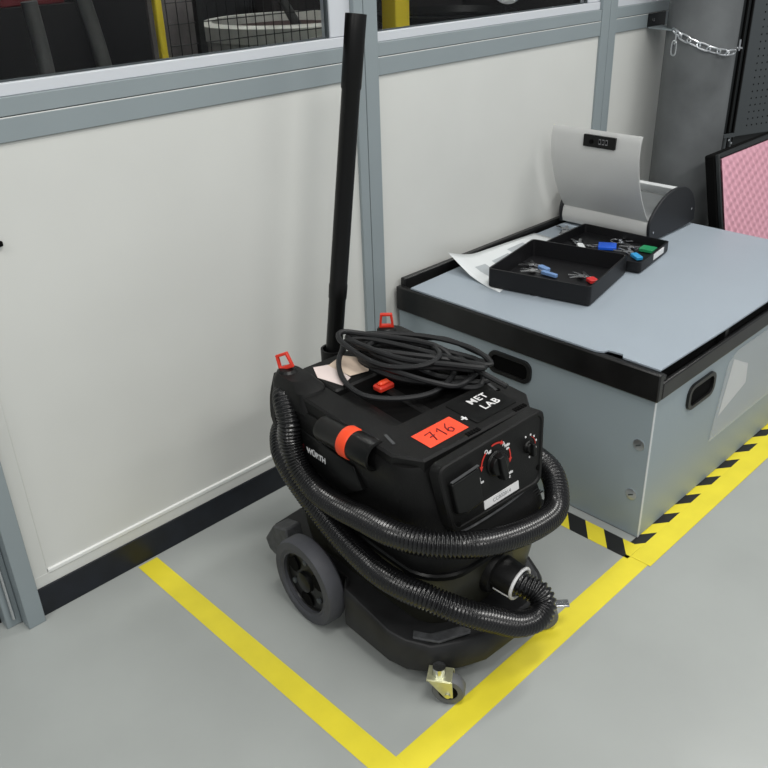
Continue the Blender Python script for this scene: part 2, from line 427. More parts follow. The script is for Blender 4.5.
# orange sticker with handwritten number
zs = slope(-.2) + .0025
def dk(x, y, dz=0.): return Vector((x, y, slope(y) + .0026 + dz))
T = basis(dk(-.068, -.192), (1, .03, .0), (-.0, 1, .045))
b = NB(); box(b, -.060, .060, -.030, .030, 0, .0007, T); st = link('number_sticker', b, M['sticker'], V)
b = NB()
def stroke(pts, w=.0016, T_=T, z=.0012):
    tube(b, [T_ @ Vector((x, y, z)) for x, y in pts], w, 6)
stroke([(-.036, .012), (-.018, .014), (-.028, -.018)]); stroke([(-.033, -.002), (-.018, .0)])
stroke([(-.006, .004), (.003, .014), (.003, -.018)])
stroke([(.030, .015), (.020, .004), (.016, -.010), (.022, -.018), (.031, -.014), (.031, -.004), (.024, -.002), (.018, -.008)])
link('handwriting', b, M['ink'], st)
# MET LAB plate
T = basis(dk(.085, -.165), (1, .03, 0), (0, 1, .045))
b = NB(); rr = [T @ p for p in rrect(-.068, .070, -.055, .045, .004, 0, 3)]; r2 = [p + T.to_3x3() @ Vector((0, 0, .0012)) for p in rr]; loft(b, [rr, r2]); pl = link('name_plate', b, M['blacksm'], V)
bb = text_bm('MET', .029, T @ Matrix.Translation((.010, .014, .0016)), .0003, .0004, 1.05, 1.12)
link('lettering', bb, M['white'], pl)
bb = text_bm('LAB', .029, T @ Matrix.Translation((.016, -.020, .0016)), .0003, .0004, 1.05, 1.12)
link('lettering', bb, M['white'], pl)
b = NB(); c = dk(.012, -.188, .001); box(b, c.x - .009, c.x + .009, c.y - .0022, c.y + .0022, c.z - .001, c.z); box(b, c.x - .0022, c.x + .0022, c.y - .009, c.y + .009, c.z - .001, c.z + .0003); link('plus_mark', b, M['white'], V)
b = NB(); c = dk(.165, -.15); lathe(b, [(.0065, -.002), (.0065, .0006), (.004, .0008)], Matrix.Translation(c), 16); link('screw_hole', b, M['hole'], V)
# vent slots along the front edge of the deck
for x0, n in ((-.03, 5), (.125, 5)):
    b = NB()
    for k in range(n):
        c = dk(x0 + k * .0085, -.238); box(b, c.x - .003, c.x + .003, c.y - .006, c.y + .006, c.z - .003, c.z + .0008)
    link('vent_slot', b, M['hole'], V)
# control panel (front)
PT = basis((0.004, -.2985, .486), (1, 0, 0), (0, .115, 1))   # u right, v up, normal towards the front
def pv(u, v, d=0.): return PT @ Vector((u, v, d))
b = NB()
def pout(k, d):
    W0, H = .150 - k, .086 - k
    r = .022; L = []
    for cx, cy, a0 in ((W0 - r, -H + r - .002, -PI / 2), (.166 - k - r, H + .012 - r, 0), (-.172 + k + r, H - r, PI / 2), (-W0 + r, -H + r, PI)):
        for q in range(7):
            a = a0 + PI / 2 * q / 6; L.append(pv(cx + r * math.cos(a), cy + r * math.sin(a), d))
    return L
loft(b, [pout(0, -.03), pout(0, -.003), pout(.003, 0), pout(.009, 0), pout(.011, -.003)])
cp = link('control_panel', b, M['black'], V, smooth=35)
b = NB(); L1 = [(-.146, .040), (-.064, .047), (-.058, -.040), (-.108, -.046), (-.136, -.036)]
loft(b, [[pv(u, v, -.004) for u, v in L1], [pv(u, v, .007) for u, v in L1], [pv(u * .97 - .0025, v * .95, .010) for u, v in L1]])
link('socket_cover', b, M['blacksm'], cp, bevel=.003)
b = NB(); prism(b, [pv(-.146, .044, .004), pv(-.064, .051, .004), pv(-.064, .0535, .004), pv(-.146, .0465, .004)], PT.to_3x3() @ Vector((0, 0, .006))); link('cover_hinge', b, M['greyplastic'], cp)
def knob(u, v, r, h, ang, ptr):
    b = NB(); T = PT @ Matrix.Translation((u, v, -.004))
    lathe(b, [(r * 1.12, 0), (r * 1.12, .004), (r, .006), (r * .94, h), (r * .8, h + .002)], T, 28)
    T2 = T @ Matrix.Rotation(ang, 4, 'Z')
    L = [(-r * .36, -r * 1.35), (r * .36, -r * 1.35), (r * .42, 0), (r * .30, r * 1.0), (-r * .30, r * 1.0), (-r * .42, 0)]
    loft(b, [[T2 @ Vector((x, y, .006)) for x, y in L], [T2 @ Vector((x, y, h + .006)) for x, y in L], [T2 @ Vector((x * .75, y * .92, h + .010)) for x, y in L]])
    return link('power_knob' if ptr else 'diameter_knob', b, M['blacksm'], cp, bevel=.0012)
knob(.000, .027, .0265, .018, math.radians(12), True)
knob(.108, .022, .014, .012, 0, False)
def arc(u, v, r, a0, a1, w, arrow=True, name='dial_mark'):
    b = NB(); n = 10; o = []; i = []
    for k in range(n + 1):
        a = math.radians(a0 + (a1 - a0) * k / n); o.append(pv(u + (r + w) * math.cos(a), v + (r + w) * math.sin(a), -.0022)); i.append(pv(u + (r - w) * math.cos(a), v + (r - w) * math.sin(a), -.0022))
    L = o + i[::-1]; dn = PT.to_3x3() @ Vector((0, 0, .0008))
    for k in range(n): prism(b, [o[k], o[k + 1], i[k + 1], i[k]], dn)
    if arrow:
        a = math.radians(a1); s = 1 if a1 > a0 else -1
        tip = math.radians(a1 + s * 14)
        prism(b, [pv(u + (r + .005) * math.cos(a), v + (r + .005) * math.sin(a), -.0022), pv(u + r * math.cos(tip), v + r * math.sin(tip), -.0022), pv(u + (r - .005) * math.cos(a), v + (r - .005) * math.sin(a), -.0022)], dn)
    return link(name, b, M['redprint'], cp)
arc(.000, .027, .047, 128, 168, .0016); arc(.000, .027, .047, 103, 66, .0018); arc(.000, .027, .047, 22, -8, .0016)
arc(.108, .022, .024, 60, -75, .0006, False)
for (u, v, s, sz) in ((-.034, .000, 'I', .013), (-.028, -.007, 'on', .009), (-.010, .058, 'O', .013), (.000, .054, 'off', .009), (.046, .056, 'A', .013), (.056, .049, 'auto', .010), (.058, .040, 'on', .009), (.052, -.016, 'A', .013), (.062, -.023, 'auto', .010), (.060, -.033, 'R', .009)):
    link('dial_lettering', text_bm(s, sz, PT @ Matrix.Translation((u - (.018 if u < .1 else .008), v + .007, -.0022)), .0003, .0005), M['white'], cp)
for a in (105, 70, 42, 12, -25, -60, -85):
    a_ = math.radians(a); b = NB(); c = (.108 + .028 * math.cos(a_), .022 + .028 * math.sin(a_)); box(b, c[0] - .0017, c[0] + .0017, c[1] - .0020, c[1] + .0020, -.003, -.0015, PT); link('dial_tick', b, M['white'], cp)
for u, v in ((.140, -.046), (-.126, -.070)):
    b = NB(); lathe(b, [(.007, -.004), (.007, -.001), (.004, -.0005)], PT @ Matrix.Translation((u, v, 0)), 16); link('screw', b, M['hole'], cp)
b = NB(); T = PT @ Matrix.Translation((.012, -.060, 0)) @ Matrix.Rotation(math.radians(1), 4, 'Z'); box(b, -.057, .057, -.0105, .0105, -.004, -.0012, T); lb = link('asset_label', b, M['white'], cp)
link('label_text', text_bm('CC032014', .013, T @ Matrix.Translation((.0, 0, -.001)), .0002, 0, 1.0, 1.05), M['greyink'], lb)
# chin line under the panel
b = NB(); tube(b, spline([(-.15, -.292, .385), (-.07, -.303, .388), (.05, -.303, .392), (.155, -.292, .397)], .02), .003, 8); link('chin_rib', b, M['greyplastic'], V, smooth=True)
for k in range(3):
    b = NB(); tube(b, [(.085 + .02 * k, -.303, .375), (.15 + .01 * k, -.298, .375)], .002, 6); 
    for v in b.verts: v.co.z -= .008 * k
    link('chin_rib', b, M['blacksm'], V, smooth=True)
# left side relief panel with maker's name
b = NB(); T = basis((-.2095, .10, .47), (0, -1, 0), (0, 0, 1)); 
Ls = [(-.12, .04), (.16, .02), (.19, -.03), (.12, -.075), (-.10, -.055)]
loft(b, [[T @ Vector((u, v, -.012)) for u, v in Ls], [T @ Vector((u, v, .002)) for u, v in Ls], [T @ Vector((u * .97, v * .95, .0035)) for u, v in Ls]]); sp = link('side_panel', b, M['blacksm'], V, bevel=.002)
link('lettering', text_bm('WÜRTH', .021, T @ Matrix.Translation((.022, -.014, .0045)), .0003, .0008, .95), M['white'], sp)
b = NB()
for k in range(2): prism(b, [T @ Vector((-.034 - .010 * k, -.028, .004)), T @ Vector((-.026 - .010 * k, -.028, .004)), T @ Vector((-.026 - .010 * k, -.004, .004)), T @ Vector((-.034 - .010 * k, -.004, .004))], T.to_3x3() @ Vector((0, 0, .0006)))
link('maker_mark', b, M['ink'], sp)
# hose end with orange ring on the left shoulder
b = NB(); T = axis((-.216, .040, .551), (.06, -1, 0.0)); lathe(b, [(.029, 0), (.032, .01), (.032, .075), (.035, .08), (.035, .178), (.030, .180), (.028, .13), (.001, .13)], T, 32); hn = link('hose_connector', b, M['blacksm'], V, smooth=True)
b = NB(); lathe(b, [(.0355, .082), (.0372, .086), (.0372, .108), (.0355, .112)], T, 32); link('orange_ring', b, M['orange'], hn, smooth=True)
# inlet port
b = NB(); T = axis((.010, -.270, .214), (.14, -1, -.12)); lathe(b, [(.060, 0), (.060, .030), (.055, .040), (.045, .042), (.041, .088), (.038, .094), (.028, .094)], T, 36); ip = link('inlet_port', b, M['black'], V, smooth=True)
T2 = T @ Matrix.Translation((0, 0, .094)); b = NB(); ring = [T2 @ Vector((.039 * math.cos(a), .039 * math.sin(a), .0)) for a in [2 * PI * k / 24 for k in range(24)]]; tube(b, ring, .0042, 8, closed=True); link('cable_tie', b, M['white'], ip, smooth=True)
b = NB(); q0 = T2 @ Vector((-.040, .0, 0)); q1 = min(ring, key=lambda p: p.x + p.z * .5); tube(b, [q1, q1 + Vector((-.006, .018, .004)), q1 + Vector((-.012, .042, .010))], .0032, 6); link('cable_tie', b, M['white'], ip, smooth=True)

# hose
ctrl = [(.0215, -.350, .204), (.027, -.379, .203), (.037, -.407, .196), (.034, -.428, .174), (-.002, -.434, .160), (-.056, -.424, .172), (-.111, -.403, .205), (-.165, -.375, .240), (-.215, -.320, .272), (-.238, -.24, .275), (-.240, -.14, .272),
        (-.240, -.02, .300), (-.240, .09, .352), (-.238, .16, .395), (-.218, .218, .42), (-.172, .268, .44), (-.08, .292, .45), (.03, .292, .44), (.14, .285, .42), (.21, .245, .40), (.236, .15, .39), (.238, .0, .38), (.240, -.12, .385), (.240, -.22, .385), (.226, -.285, .368), (.168, -.342, .335), (.08, -.362, .342),
        (-.05, -.365, .372), (-.145, -.348, .400), (-.208, -.295, .408), (-.236, -.22, .405), (-.238, -.12, .392), (-.238, -.02, .378), (-.238, .055, .380), (-.238, .115, .410), (-.234, .150, .46), (-.224, .165, .52), (-.208, .20, .555), (-.19, .225, .560)]
path = resample(spline(ctrl, .004), .0021)
b = NB(); rad = []
for i in range(len(path)): rad.append(.0302 if (i % 4) in (0, 1) else .0252)
tube(b, path, rad, 22)
me_h = link('suction_hose', b, M['hose'], V, smooth=80)
# cord coil
cp_ = []
random.seed(11)
D_ = Vector((.46, -.888, 0)); N2 = Vector((.888, .46, 0))
spec_ = [(.175, .055, .095, .055), (.195, .075, .10, .05), (.165, .04, .12, .06), (.19, .062, .105, .075), (.175, .08, .085, .06), (.20, .05, .11, .06), (.18, .07, .12, .045), (.185, .045, .095, .08), (.20, .085, .10, .06)]
for k, (a, w, cx, cy) in enumerate(spec_):
    z = .586 + .0068 * k; c0 = Vector((cx - .002, cy - .004, 0)); a *= .90; j0 = random.uniform(-.16, .16); a *= random.uniform(.86, 1.08); w *= random.uniform(.7, 1.15)
    for j in range(10):
        t = 2 * PI * j / 10 + .2
        p = c0 + D_ * a * math.cos(t) + N2 * w * math.sin(t) + D_.cross(Vector((0, 0, 1))) * a * math.cos(t) * j0
        edge = abs(math.cos(t))
        zz = max(.585, z + random.uniform(-.007, .007) - (.014 * edge if math.cos(t) > 0 else -.004))
        cp_.append((p.x, p.y, zz))
cp_ = cp_ + [(.04, .20, .640), (-.03, .20, .62), (-.085, .13, .602), (-.098, .045, .592), (-.058, -.018, .588), (.015, -.058, .586), (.08, -.060, .592), (.14, -.03, .605), (.14, .04, .640), (.05, .19, .650), (-.01, .222, .665), (-.035, .18, .655), (-.02, .06, .635), (.04, -.02, .640), (.10, -.02, .648), (.15, .06, .630), (.18, .070, .612), (.185, .03, .608), (.17, -.02, .615), (.15, -.09, .618), (.165, -.178, .598)]
b = NB(); tube(b, spline(cp_, .012), .0068, 8); link('power_cord', b, M['cord'], V, smooth=True)
# big rear wheels
for s in (-1, 1):
    T = axis((s * (.248 if s < 0 else .165), .066, .1185), (s, 0, 0)) @ Matrix.Diagonal((.955, .955, .92, 1))
    b = NB(); lathe(b, [(.086, .0), (.117, .0), (.1230, .007), (.1230, .044), (.118, .052), (.098, .054), (.092, .049), (.086, .049)], T, 48, True); wh = link('rear_wheel', b, M['tyre'], V, smooth=True)
    b = NB(); lathe(b, [(.092, .002), (.092, .043), (.089, .045), (.084, .036), (.05, .034), (.03, .036), (.028, .047), (.02, .05), (.001, .05)], T, 48); hb = link('wheel_hub', b, M['blacksm'], wh, smooth=True)
    for q in range(3):
        a = q * 2 * PI / 3 + .5; b = NB()
        pts = [(.040, -.30), (.040, .30), (.054, .42), (.074, .36), (.079, 0), (.074, -.36), (.054, -.42)]
        prism(b, [Vector((r * math.cos(a + t), r * math.sin(a + t), .0385)) for r, t in pts], (0, 0, .0015), T); link('hub_recess', b, M['hole'], hb)
    for q in range(3):
        a = q * 2 * PI / 3 + .5 + PI / 3; b = NB(); lathe(b, [(.008, .034), (.008, .040), (.005, .042)], T @ Matrix.Translation((.062 * math.cos(a), .062 * math.sin(a), 0)), 14); link('hub_bolt', b, M['cab'], hb, smooth=True)
# rear fenders
for s in (-1, 1):
    b = NB()
    pts = [(s * .195, .17, .05), (s * .195, .29, .07), (s * .195, .305, .10), (s * .195, .26, .165), (s * .195, .2, .185)]
    prism(b, pts, (s * (.052 if s < 0 else .02), 0, 0)); link('rear_bracket', b, M['greyplastic'], V, bevel=.006)
# front casters
def caster(x, y, yaw, brake):
    T0 = Matrix.Translation((x, y, 0)) @ Matrix.Rotation(yaw, 4, 'Z')
    off = .022
    Tw = T0 @ Matrix.Translation((off, 0, .0375)) @ Matrix.Rotation(PI / 2, 4, 'X')
    b = NB()
    top = [T0 @ Vector((u, v, .078)) for u, v in ((-.026, -.022), (.03, -.022), (.03, .022), (-.026, .022))]
    box(b, -.026, .03, -.022, .022, .072, .078, T0)
    for sd in (-1, 1):
        prism(b, [(-.024, sd * .020, .076), (.032, sd * .020, .076), (off + .012, sd * .020, .030), (off - .006, sd * .020, .028)], (0, sd * .003, 0), T0)
    fk = link('caster_fork', b, M['zinc'], V, bevel=.001)
    b = NB(); lathe(b, [(.022, -.0155), (.034, -.0155), (.0375, -.011), (.0375, .011), (.034, .0155), (.022, .0155)], Tw, 32, True); w = link('caster_wheel', b, M['ctyre'], fk, smooth=True)
    b = NB(); lathe(b, [(.0225, -.013), (.0225, .013)], Tw, 24); link('caster_hub', b, M['hole'], w, smooth=True)
    b = NB(); lathe(b, [(.006, -.027), (.006, .027)], Tw, 12); link('axle_bolt', b, M['steel'], fk, smooth=True)
    b = NB(); lathe(b, [(.015, .077), (.015, .10)], T0, 16); link('swivel_stem', b, M['steel'], fk, smooth=True)
    if not brake: return
    b = NB(); box(b, .030, .085, -.012, .012, .070, .076, T0); link('brake_lever', b, M['steel'], fk, bevel=.002)
caster(-.222, -.346, math.radians(-52), False)
caster(.108, -.345, math.radians(-40), True)

# suction tube parked upright behind
def tp(z): return Vector((1.3125 + z * .161, -.200, z))
d_ = (tp(1) - tp(0)).normalized()
def th(z): return (tp(z) - tp(0)).length
b = NB(); lathe(b, [(.0195, th(.004)), (.0235, th(.004)), (.0235, th(.66)), (.0252, th(.665)), (.0258, th(.70)), (.0245, th(.705)), (.0240, th(1.20)), (.0262, th(1.205)), (.0268, th(1.372)), (.0262, th(1.374)), (.0215, th(1.373)), (.0205, th(1.2)), (.0195, th(.7))], axis(tp(0), d_), 36, True)
tag(link('suction_tube', b, M['blacksm'], smooth=True), 'long straight black suction tube standing upright behind the vacuum in front of wall', 'tube')
b = NB(); c = V.matrix_basis.inverted() @ tp(.50)
lathe(b, [(.030, -.02), (.036, -.02), (.036, .02), (.030, .02)], Matrix.Translation(c), 28, True)
box(b, c.x - .02, c.x + .02, .255, c.y - .030, .485, .515); link('tube_holder', b, M['black'], V, smooth=True)

# ------------------------------------------------------------------ big grey container
K = thing('storage_container', 'large grey transport box with black rim and oval hand holes', 'box', (2.42, -.48, 0))
def kl(name, bm, m, par=None, **k):
    bmesh.ops.translate(bm, verts=bm.verts, vec=Vector((-2.42, .48, 0))); return link(name, bm, M[m], par or K, **k)
X0, X1, Y0, Y1 = 1.84, 3.02, -.955, -.02
b = NB(); box(b, X0, X0 + .008, Y0 + .001, Y1, .003, .46); kl('side_panel', b, 'box')
b = NB(); box(b, X1 - .008, X1, Y0 + .001, Y1, .003, .46); kl('side_panel', b, 'box')
b = NB(); box(b, X0 + .0085, X1 - .0085, Y0, Y0 + .008, .003, .46); kl('front_panel', b, 'box')
b = NB(); box(b, X0 + .0085, X1 - .0085, Y1 - .008, Y1, .003, .46); kl('back_panel', b, 'box')
b = NB(); box(b, X0 + .009, X1 - .009, Y0 + .009, Y1 - .009, .003, .012); kl('base_panel', b, 'box')
b = NB(); box(b, X0 - .0005, X0 + .008, Y0 - .0012, Y0 + .0008, .003, .447); kl('corner_edge', b, 'boxedge')
# rim
b = NB()
for x0, x1, y0, y1, zt in ((X0 - .010, X0 + .012, Y0 - .010, Y1 + .004, .528), (X1 - .012, X1 + .010, Y0 - .010, Y1 + .004, .528), (X0 + .012, X1 - .012, Y1 - .016, Y1 + .004, .552)):
    box(b, x0, x1, y0, y1, .447, zt)
kl('rim', b, 'rim', bevel=.004)
b = NB(); box(b, X0 + .0125, X1 - .0125, Y0 - .010, Y0 + .004, .447, .498); kl('rim', b, 'rim', bevel=.004)
b = NB(); box(b, X0 + .0125, X1 - .0125, Y0 + .03, Y0 + .05, .47, .527); box(b, X0 + .0125, X1 - .0125, Y0 + .0045, Y0 + .05, .462, .470); kl('inner_rim', b, 'rim', bevel=.002)
for x in (2.22, 2.62):
    b = NB(); box(b, x, x + .02, Y0 + .0045, Y0 + .0295, .4705, .527); kl('rim_clip', b, 'rim', bevel=.002)
b = NB(); box(b, 1.845, 1.875, Y0 - .004, Y0 + .02, .498, .515); kl('rim_clip', b, 'rim', bevel=.003)
# hand holes
def oval(cu, cv, w, h, r, n=6):
    return [(p.x, p.y) for p in rrect(cu - w, cu + w, cv - h, cv + h, r, 0, n)]
def handhole(T, w, h):
    b = NB(); O_ = oval(0, 0, w, h, h * .75); I_ = oval(0, 0, w - .013, h - .012, h * .5)
    A = [T @ Vector((u, v, .0)) for u, v in O_]; B = [T @ Vector((u * .99, v * .98, .008)) for u, v in O_]; C = [T @ Vector((u, v, .008)) for u, v in I_]; D = [T @ Vector((u, v, -.004)) for u, v in I_]
    loft(b, [A, B, C, D], caps=False); fr = kl('handle_frame', b, 'rim', smooth=35)
    b = NB(); loft(b, [[T @ Vector((u, v, .0008)) for u, v in I_], [T @ Vector((u, v, .0018)) for u, v in I_]]); kl('handle_opening', b, 'hole')
handhole(basis((X0, -.482, .389), (0, -1, 0), (0, 0, 1)), .080, .037)
handhole(basis((2.10, Y0, .376), (1, 0, 0), (0, 0, 1)), .080, .040)
for y, z in ((-.924, .300), (-.920, .136)):
    b = NB(); T = axis((X0, y, z), (-1, 0, 0)); lathe(b, [(.017, 0), (.017, .002), (.009, .0035), (.001, .0035)], T, 20); r_ = kl('rivet', b, 'chainm', smooth=True)
    b = NB(); box(b, -.008, .008, -.002, .002, .0032, .0042, T @ Matrix.Rotation(.5, 4, 'Z')); kl('rivet_slot', b, 'aludark', r_)
# pocket
T = basis((X0, Y0, 0), (1, 0, 0), (0, 0, 1))
def onf(u, v, d): return Vector((u, Y0 - d, v))
b = NB(); prism(b, [onf(2.255, .225, .0012), onf(2.42, .275, .0012), onf(2.41, .345, .0012), onf(2.30, .40, .0012)], (0, -.0006, 0)); kl('pocket_paper', b, 'white')
b = NB(); prism(b, [onf(2.215, .152, .002), onf(2.80, .152, .002), onf(2.80, .425, .002), onf(2.31, .425, .002), onf(2.262, .40, .002)], (0, -.0012, 0)); kl('document_pocket', b, 'frost')
# loose cover sheet
b = NB()
out = [(1.838, -.075), (1.838, -.765), (1.846, -.785), (1.862, -.790), (1.866, -.832), (1.850, -.842), (1.848, -.952), (2.2, -.958), (3.015, -.958), (3.02, -.35), (3.0, -.05), (2.4, -.052)]
prism(b, [(x, y, .5286) for x, y in out], (0, 0, .006))
o = link('cover_sheet', b, M['sheet'], bevel=.0008); tag(o, 'flat pale grey board lying as a cover on top of the big grey box', 'board')

# ------------------------------------------------------------------ roll-top key case on the box
ZT = .5348
C_ = thing('tool_case', 'open silver grey and black case with raised curved flap on top of the big box', 'case', (2.85, -.25, ZT))
def cl(name, bm, m, par=None, **k):
    bmesh.ops.translate(bm, verts=bm.verts, vec=Vector((-2.85, .25, -ZT))); return link(name, bm, M[m], par or C_, **k)
dome = [(2.712, .545), (2.690, .560), (2.682, .605), (2.700, .640), (2.750, .678), (2.81, .700), (2.875, .704), (2.935, .690), (2.985, .655), (3.01, .61), (3.013, .57), (2.99, .546)]
dome = [(p.x, p.z) for p in resample(spline([Vector((x, 0, z)) for x, z in dome], .01, True), .012)]
for y0 in (-.432, -.062):
    b = NB(); prism(b, [(x, y0, z) for x, z in dome], (0, .012, 0)); ep = cl('end_plate', b, 'caseside', bevel=.003)
    for rx, rz in ((2.712, .575), (2.985, .60)):
        b = NB(); lathe(b, [(.0045, 0), (.0045, .0015), (.002, .0025)], axis((rx, y0, rz), (0, -1, 0)), 12); cl('rivet', b, 'steel', ep)
# rear shell (grey, curved)
sh = [(2.86, .696), (2.93, .684), (2.978, .650), (3.002, .61), (3.004, .57), (2.985, .552), (2.72, .552)]
sp_ = spline([Vector((x, 0, z)) for x, z in sh[:6]], .008) + [Vector((2.72, 0, .552))]
def shell(name, pts, y0, y1, th, m, **k):
    b = NB(); P, T_, N_ = frames([Vector((p.x, 0, p.z)) for p in pts]); L = []
    Y = Vector((0, 1, 0))
    for p, t in zip(P, T_):
        n = t.cross(Y)
        L.append([Vector((p.x, y0, p.z)), Vector((p.x, y1, p.z)), Vector((p.x, y1, p.z)) + n * th, Vector((p.x, y0, p.z)) + n * th])
    loft(b, L); return cl(name, b, m, **k)
shell('rear_shell', sp_, -.4195, -.0625, .0025, 'caseinner', smooth=True)
# fold lines of inner lining
for z_, x_ in ((.672, 2.948), (.63, 2.985)):
    b = NB(); box(b, x_ - .006, x_ - .001, -.419, -.063, z_, z_ + .003); cl('lining_seam', b, 'casegrey')
# front band
bd = spline([Vector((2.695, 0, .552)), Vector((2.688, 0, .575)), Vector((2.692, 0, .605)), Vector((2.702, 0, .618))], .006)
shell('front_band', bd, -.4195, -.0625, -.003, 'casegrey', smooth=True)
# raised flap, curved
fl = [(2.700, .612), (2.668, .655), (2.630, .720), (2.603, .790), (2.590, .850), (2.592, .905), (2.600, .925)]
flp = spline([Vector((x, 0, z)) for x, z in fl], .01)
flap = shell('curved_flap', flp, -.416, -.062, .0025, 'casegrey', smooth=True)
# black lock plate on the flap
def fpt(t):  # point at height t
    best = min(flp, key=lambda p: abs(p.z - t)); return best
b = NB(); T = basis((2.5885, -.262, .892), (0, -1, 0), (.03, 0, 1)); rr = rrect(-.062, .062, -.020, .020, .002, 0, 2)
loft(b, [[T @ p for p in rr], [T @ (p + Vector((0, 0, .009))) for p in rr]]); lk = cl('lock_plate', b, 'blacksm', flap)
b = NB(); lathe(b, [(.007, 0), (.007, .004), (.001, .004)], T @ Matrix.Translation((-.030, -.002, .009)), 16); cl('lock_cylinder', b, 'hole', flap)
for k in range(3):
    b = NB(); box(b, .000 + k * .013, .008 + k * .013, -.008, .010, .009, .0105, T); cl('number_wheel', b, 'greyink', flap)
    b = NB(); box(b, .001 + k * .013, .007 + k * .013, -.004, .007, .0106, .0112, T); cl('number_face', b, 'hole', flap)
# trays
def tray(name, pts, z0, h, wall, label):
    c = sum((Vector((x, y, 0)) for x, y in pts), Vector()) / 4
    t = thing(name, label, 'tray', (c.x, c.y, z0))
    P = [Vector((x, y, 0)) - c for x, y in pts]
    def rnd(s, z, r):
        L = []
        for i, p in enumerate(P):
            a = P[i - 1]; n = P[(i + 1) % 4]; q = p * (1 - s / p.length * 1.3)
            da = (a - p).normalized() * r; dn = (n - p).normalized() * r
            for k in range(5):
                u = k / 4; L.append((q + da) * (1 - u) ** 2 + q * 2 * u * (1 - u) + (q + dn) * u * u + Vector((0, 0, z)))
        return L
    b = NB(); loft(b, [rnd(.003, 0, .012), rnd(.0, .003, .012), rnd(0, h, .012), rnd(wall, h, .010), rnd(wall + .001, wall, .010)]); link('shell', b, M['caseblack'], t, smooth=40)
    return t
tr1 = tray('case_tray', [(2.002, -.258), (2.074, -.590), (2.392, -.522), (2.325, -.192)], ZT + .003, .062, .006, 'deeper black open tray holding keys and a red tag, nearest the vacuum')
tr2 = tray('case_tray', [(2.342, -.200), (2.412, -.560), (2.668, -.520), (2.655, -.185)], ZT + .003, .036, .006, 'shallower black open tray with blue and green key tags, just in front of raised flap')
b = NB(); T = basis(((2.562 - 2.5125), (-.5365 + .3675), .022), (.276, .040, 0), (0, 0, 1)); box(b, -.045, .045, -.010, .010, 0, .0022, T)
link('white_label', b, M['white'], tr2)
# connecting hinge / latch bits
b = NB(); T = Matrix.Translation((2.052, -.408, ZT)) @ Matrix.Rotation(math.radians(-12), 4, 'Z'); lathe(b, [(.020, 0), (.020, .003), (.012, .006), (.001, .006)], T, 20); 
tag(link('latch_disc', b, M['steel'], smooth=True), 'small round silver latch disc poking out under near edge of front tray', 'latch')
# keys
def ring_bm(c, r, w, tilt=(0, 0)):
    b = NB(); T = Matrix.Translation(c) @ Matrix.Rotation(tilt[0], 4, 'X') @ Matrix.Rotation(tilt[1], 4, 'Y')
    tube(b, [T @ Vector((r * math.cos(a), r * math.sin(a), 0)) for a in [2 * PI * k / 18 for k in range(18)]], w, 6, closed=True); return b
def key(x, y, z, rz, label, tagm=None, tagsz=(.03, .02), n=2, group=None):
    t = thing('key_set', label, 'keys', (x, y, z), rz, group)
    link('key_ring', ring_bm((0, 0, .006), .015, .0022, (.15, .1)), M['steel'], t, smooth=True)
    for k in range(n):
        a = -.5 + k * .6; R = Matrix.Rotation(a, 4, 'Z') @ Matrix.Translation((.012, 0, .002 + .003 * k))
        b = NB(); lathe(b, [(.010, 0), (.010, .003)], R @ Matrix.Translation((.010, 0, 0)), 16); box(b, .018, .050, -.0045, .0045, 0, .003, R)
        for q in range(4): box(b, .026 + q * .006, .029 + q * .006, -.006, -.004, 0, .002, R)
        link('key', b, M['steel'], t)
    if tagm:
        b = NB(); T = Matrix.Rotation(PI - .2, 4, 'Z') @ Matrix.Translation((.012, 0, .002)); w, h = tagsz
        loft(b, [[T @ p for p in rrect(0, w, -h / 2, h / 2, .004, 0, 4)], [T @ p for p in rrect(0, w, -h / 2, h / 2, .004, .011, 4)]]); link('key_tag', b, M[tagm], t, bevel=.0015)
    return t
zi = ZT + .0098
key(2.230, -.285, zi, 1.5, 'keys with pale blue tag at the wall side of the front tray', 'lblue', (.045, .020), 3)
key(2.190, -.320, zi, 1.75, 'keys with pale blue long tag in front tray, nearer the camera of the two', 'lblue', (.060, .014), 3)
key(2.245, -.47, zi, 1.3, 'keys with red tag in the front tray', 'redtag', (.034, .028), 4)
key(2.420, -.275, zi, 1.9, 'keys with grey metal fob in rear tray beside the front tray edge', 'caseinner', (.06, .028), 1)
key(2.505, -.262, zi, 1.0, 'silver keys with long grey fob at wall side of the rear tray', 'caseinner', (.05, .022), 2)
key(2.520, -.318, zi, 2.3, 'keys with big bright blue tag in the rear tray', 'blue', (.062, .056), 1)
key(2.535, -.455, zi, 1.2, 'bunch of dark keys with cyan tag near right corner of rear tray', 'cyan', (.05, .024), 3)
key(2.600, -.440, zi, 1.9, 'keys with green tag at right of the rear tray', 'green', (.05, .045), 2)
key(2.610, -.345, zi, -.9, 'plain silver keys just before the silver flap', None, n=3)
key(2.615, -.135, ZT + .0025, .5, 'silver clasp keys with metal fob left of the rear tray close to the wall', 'steel', (.05, .024), 3)
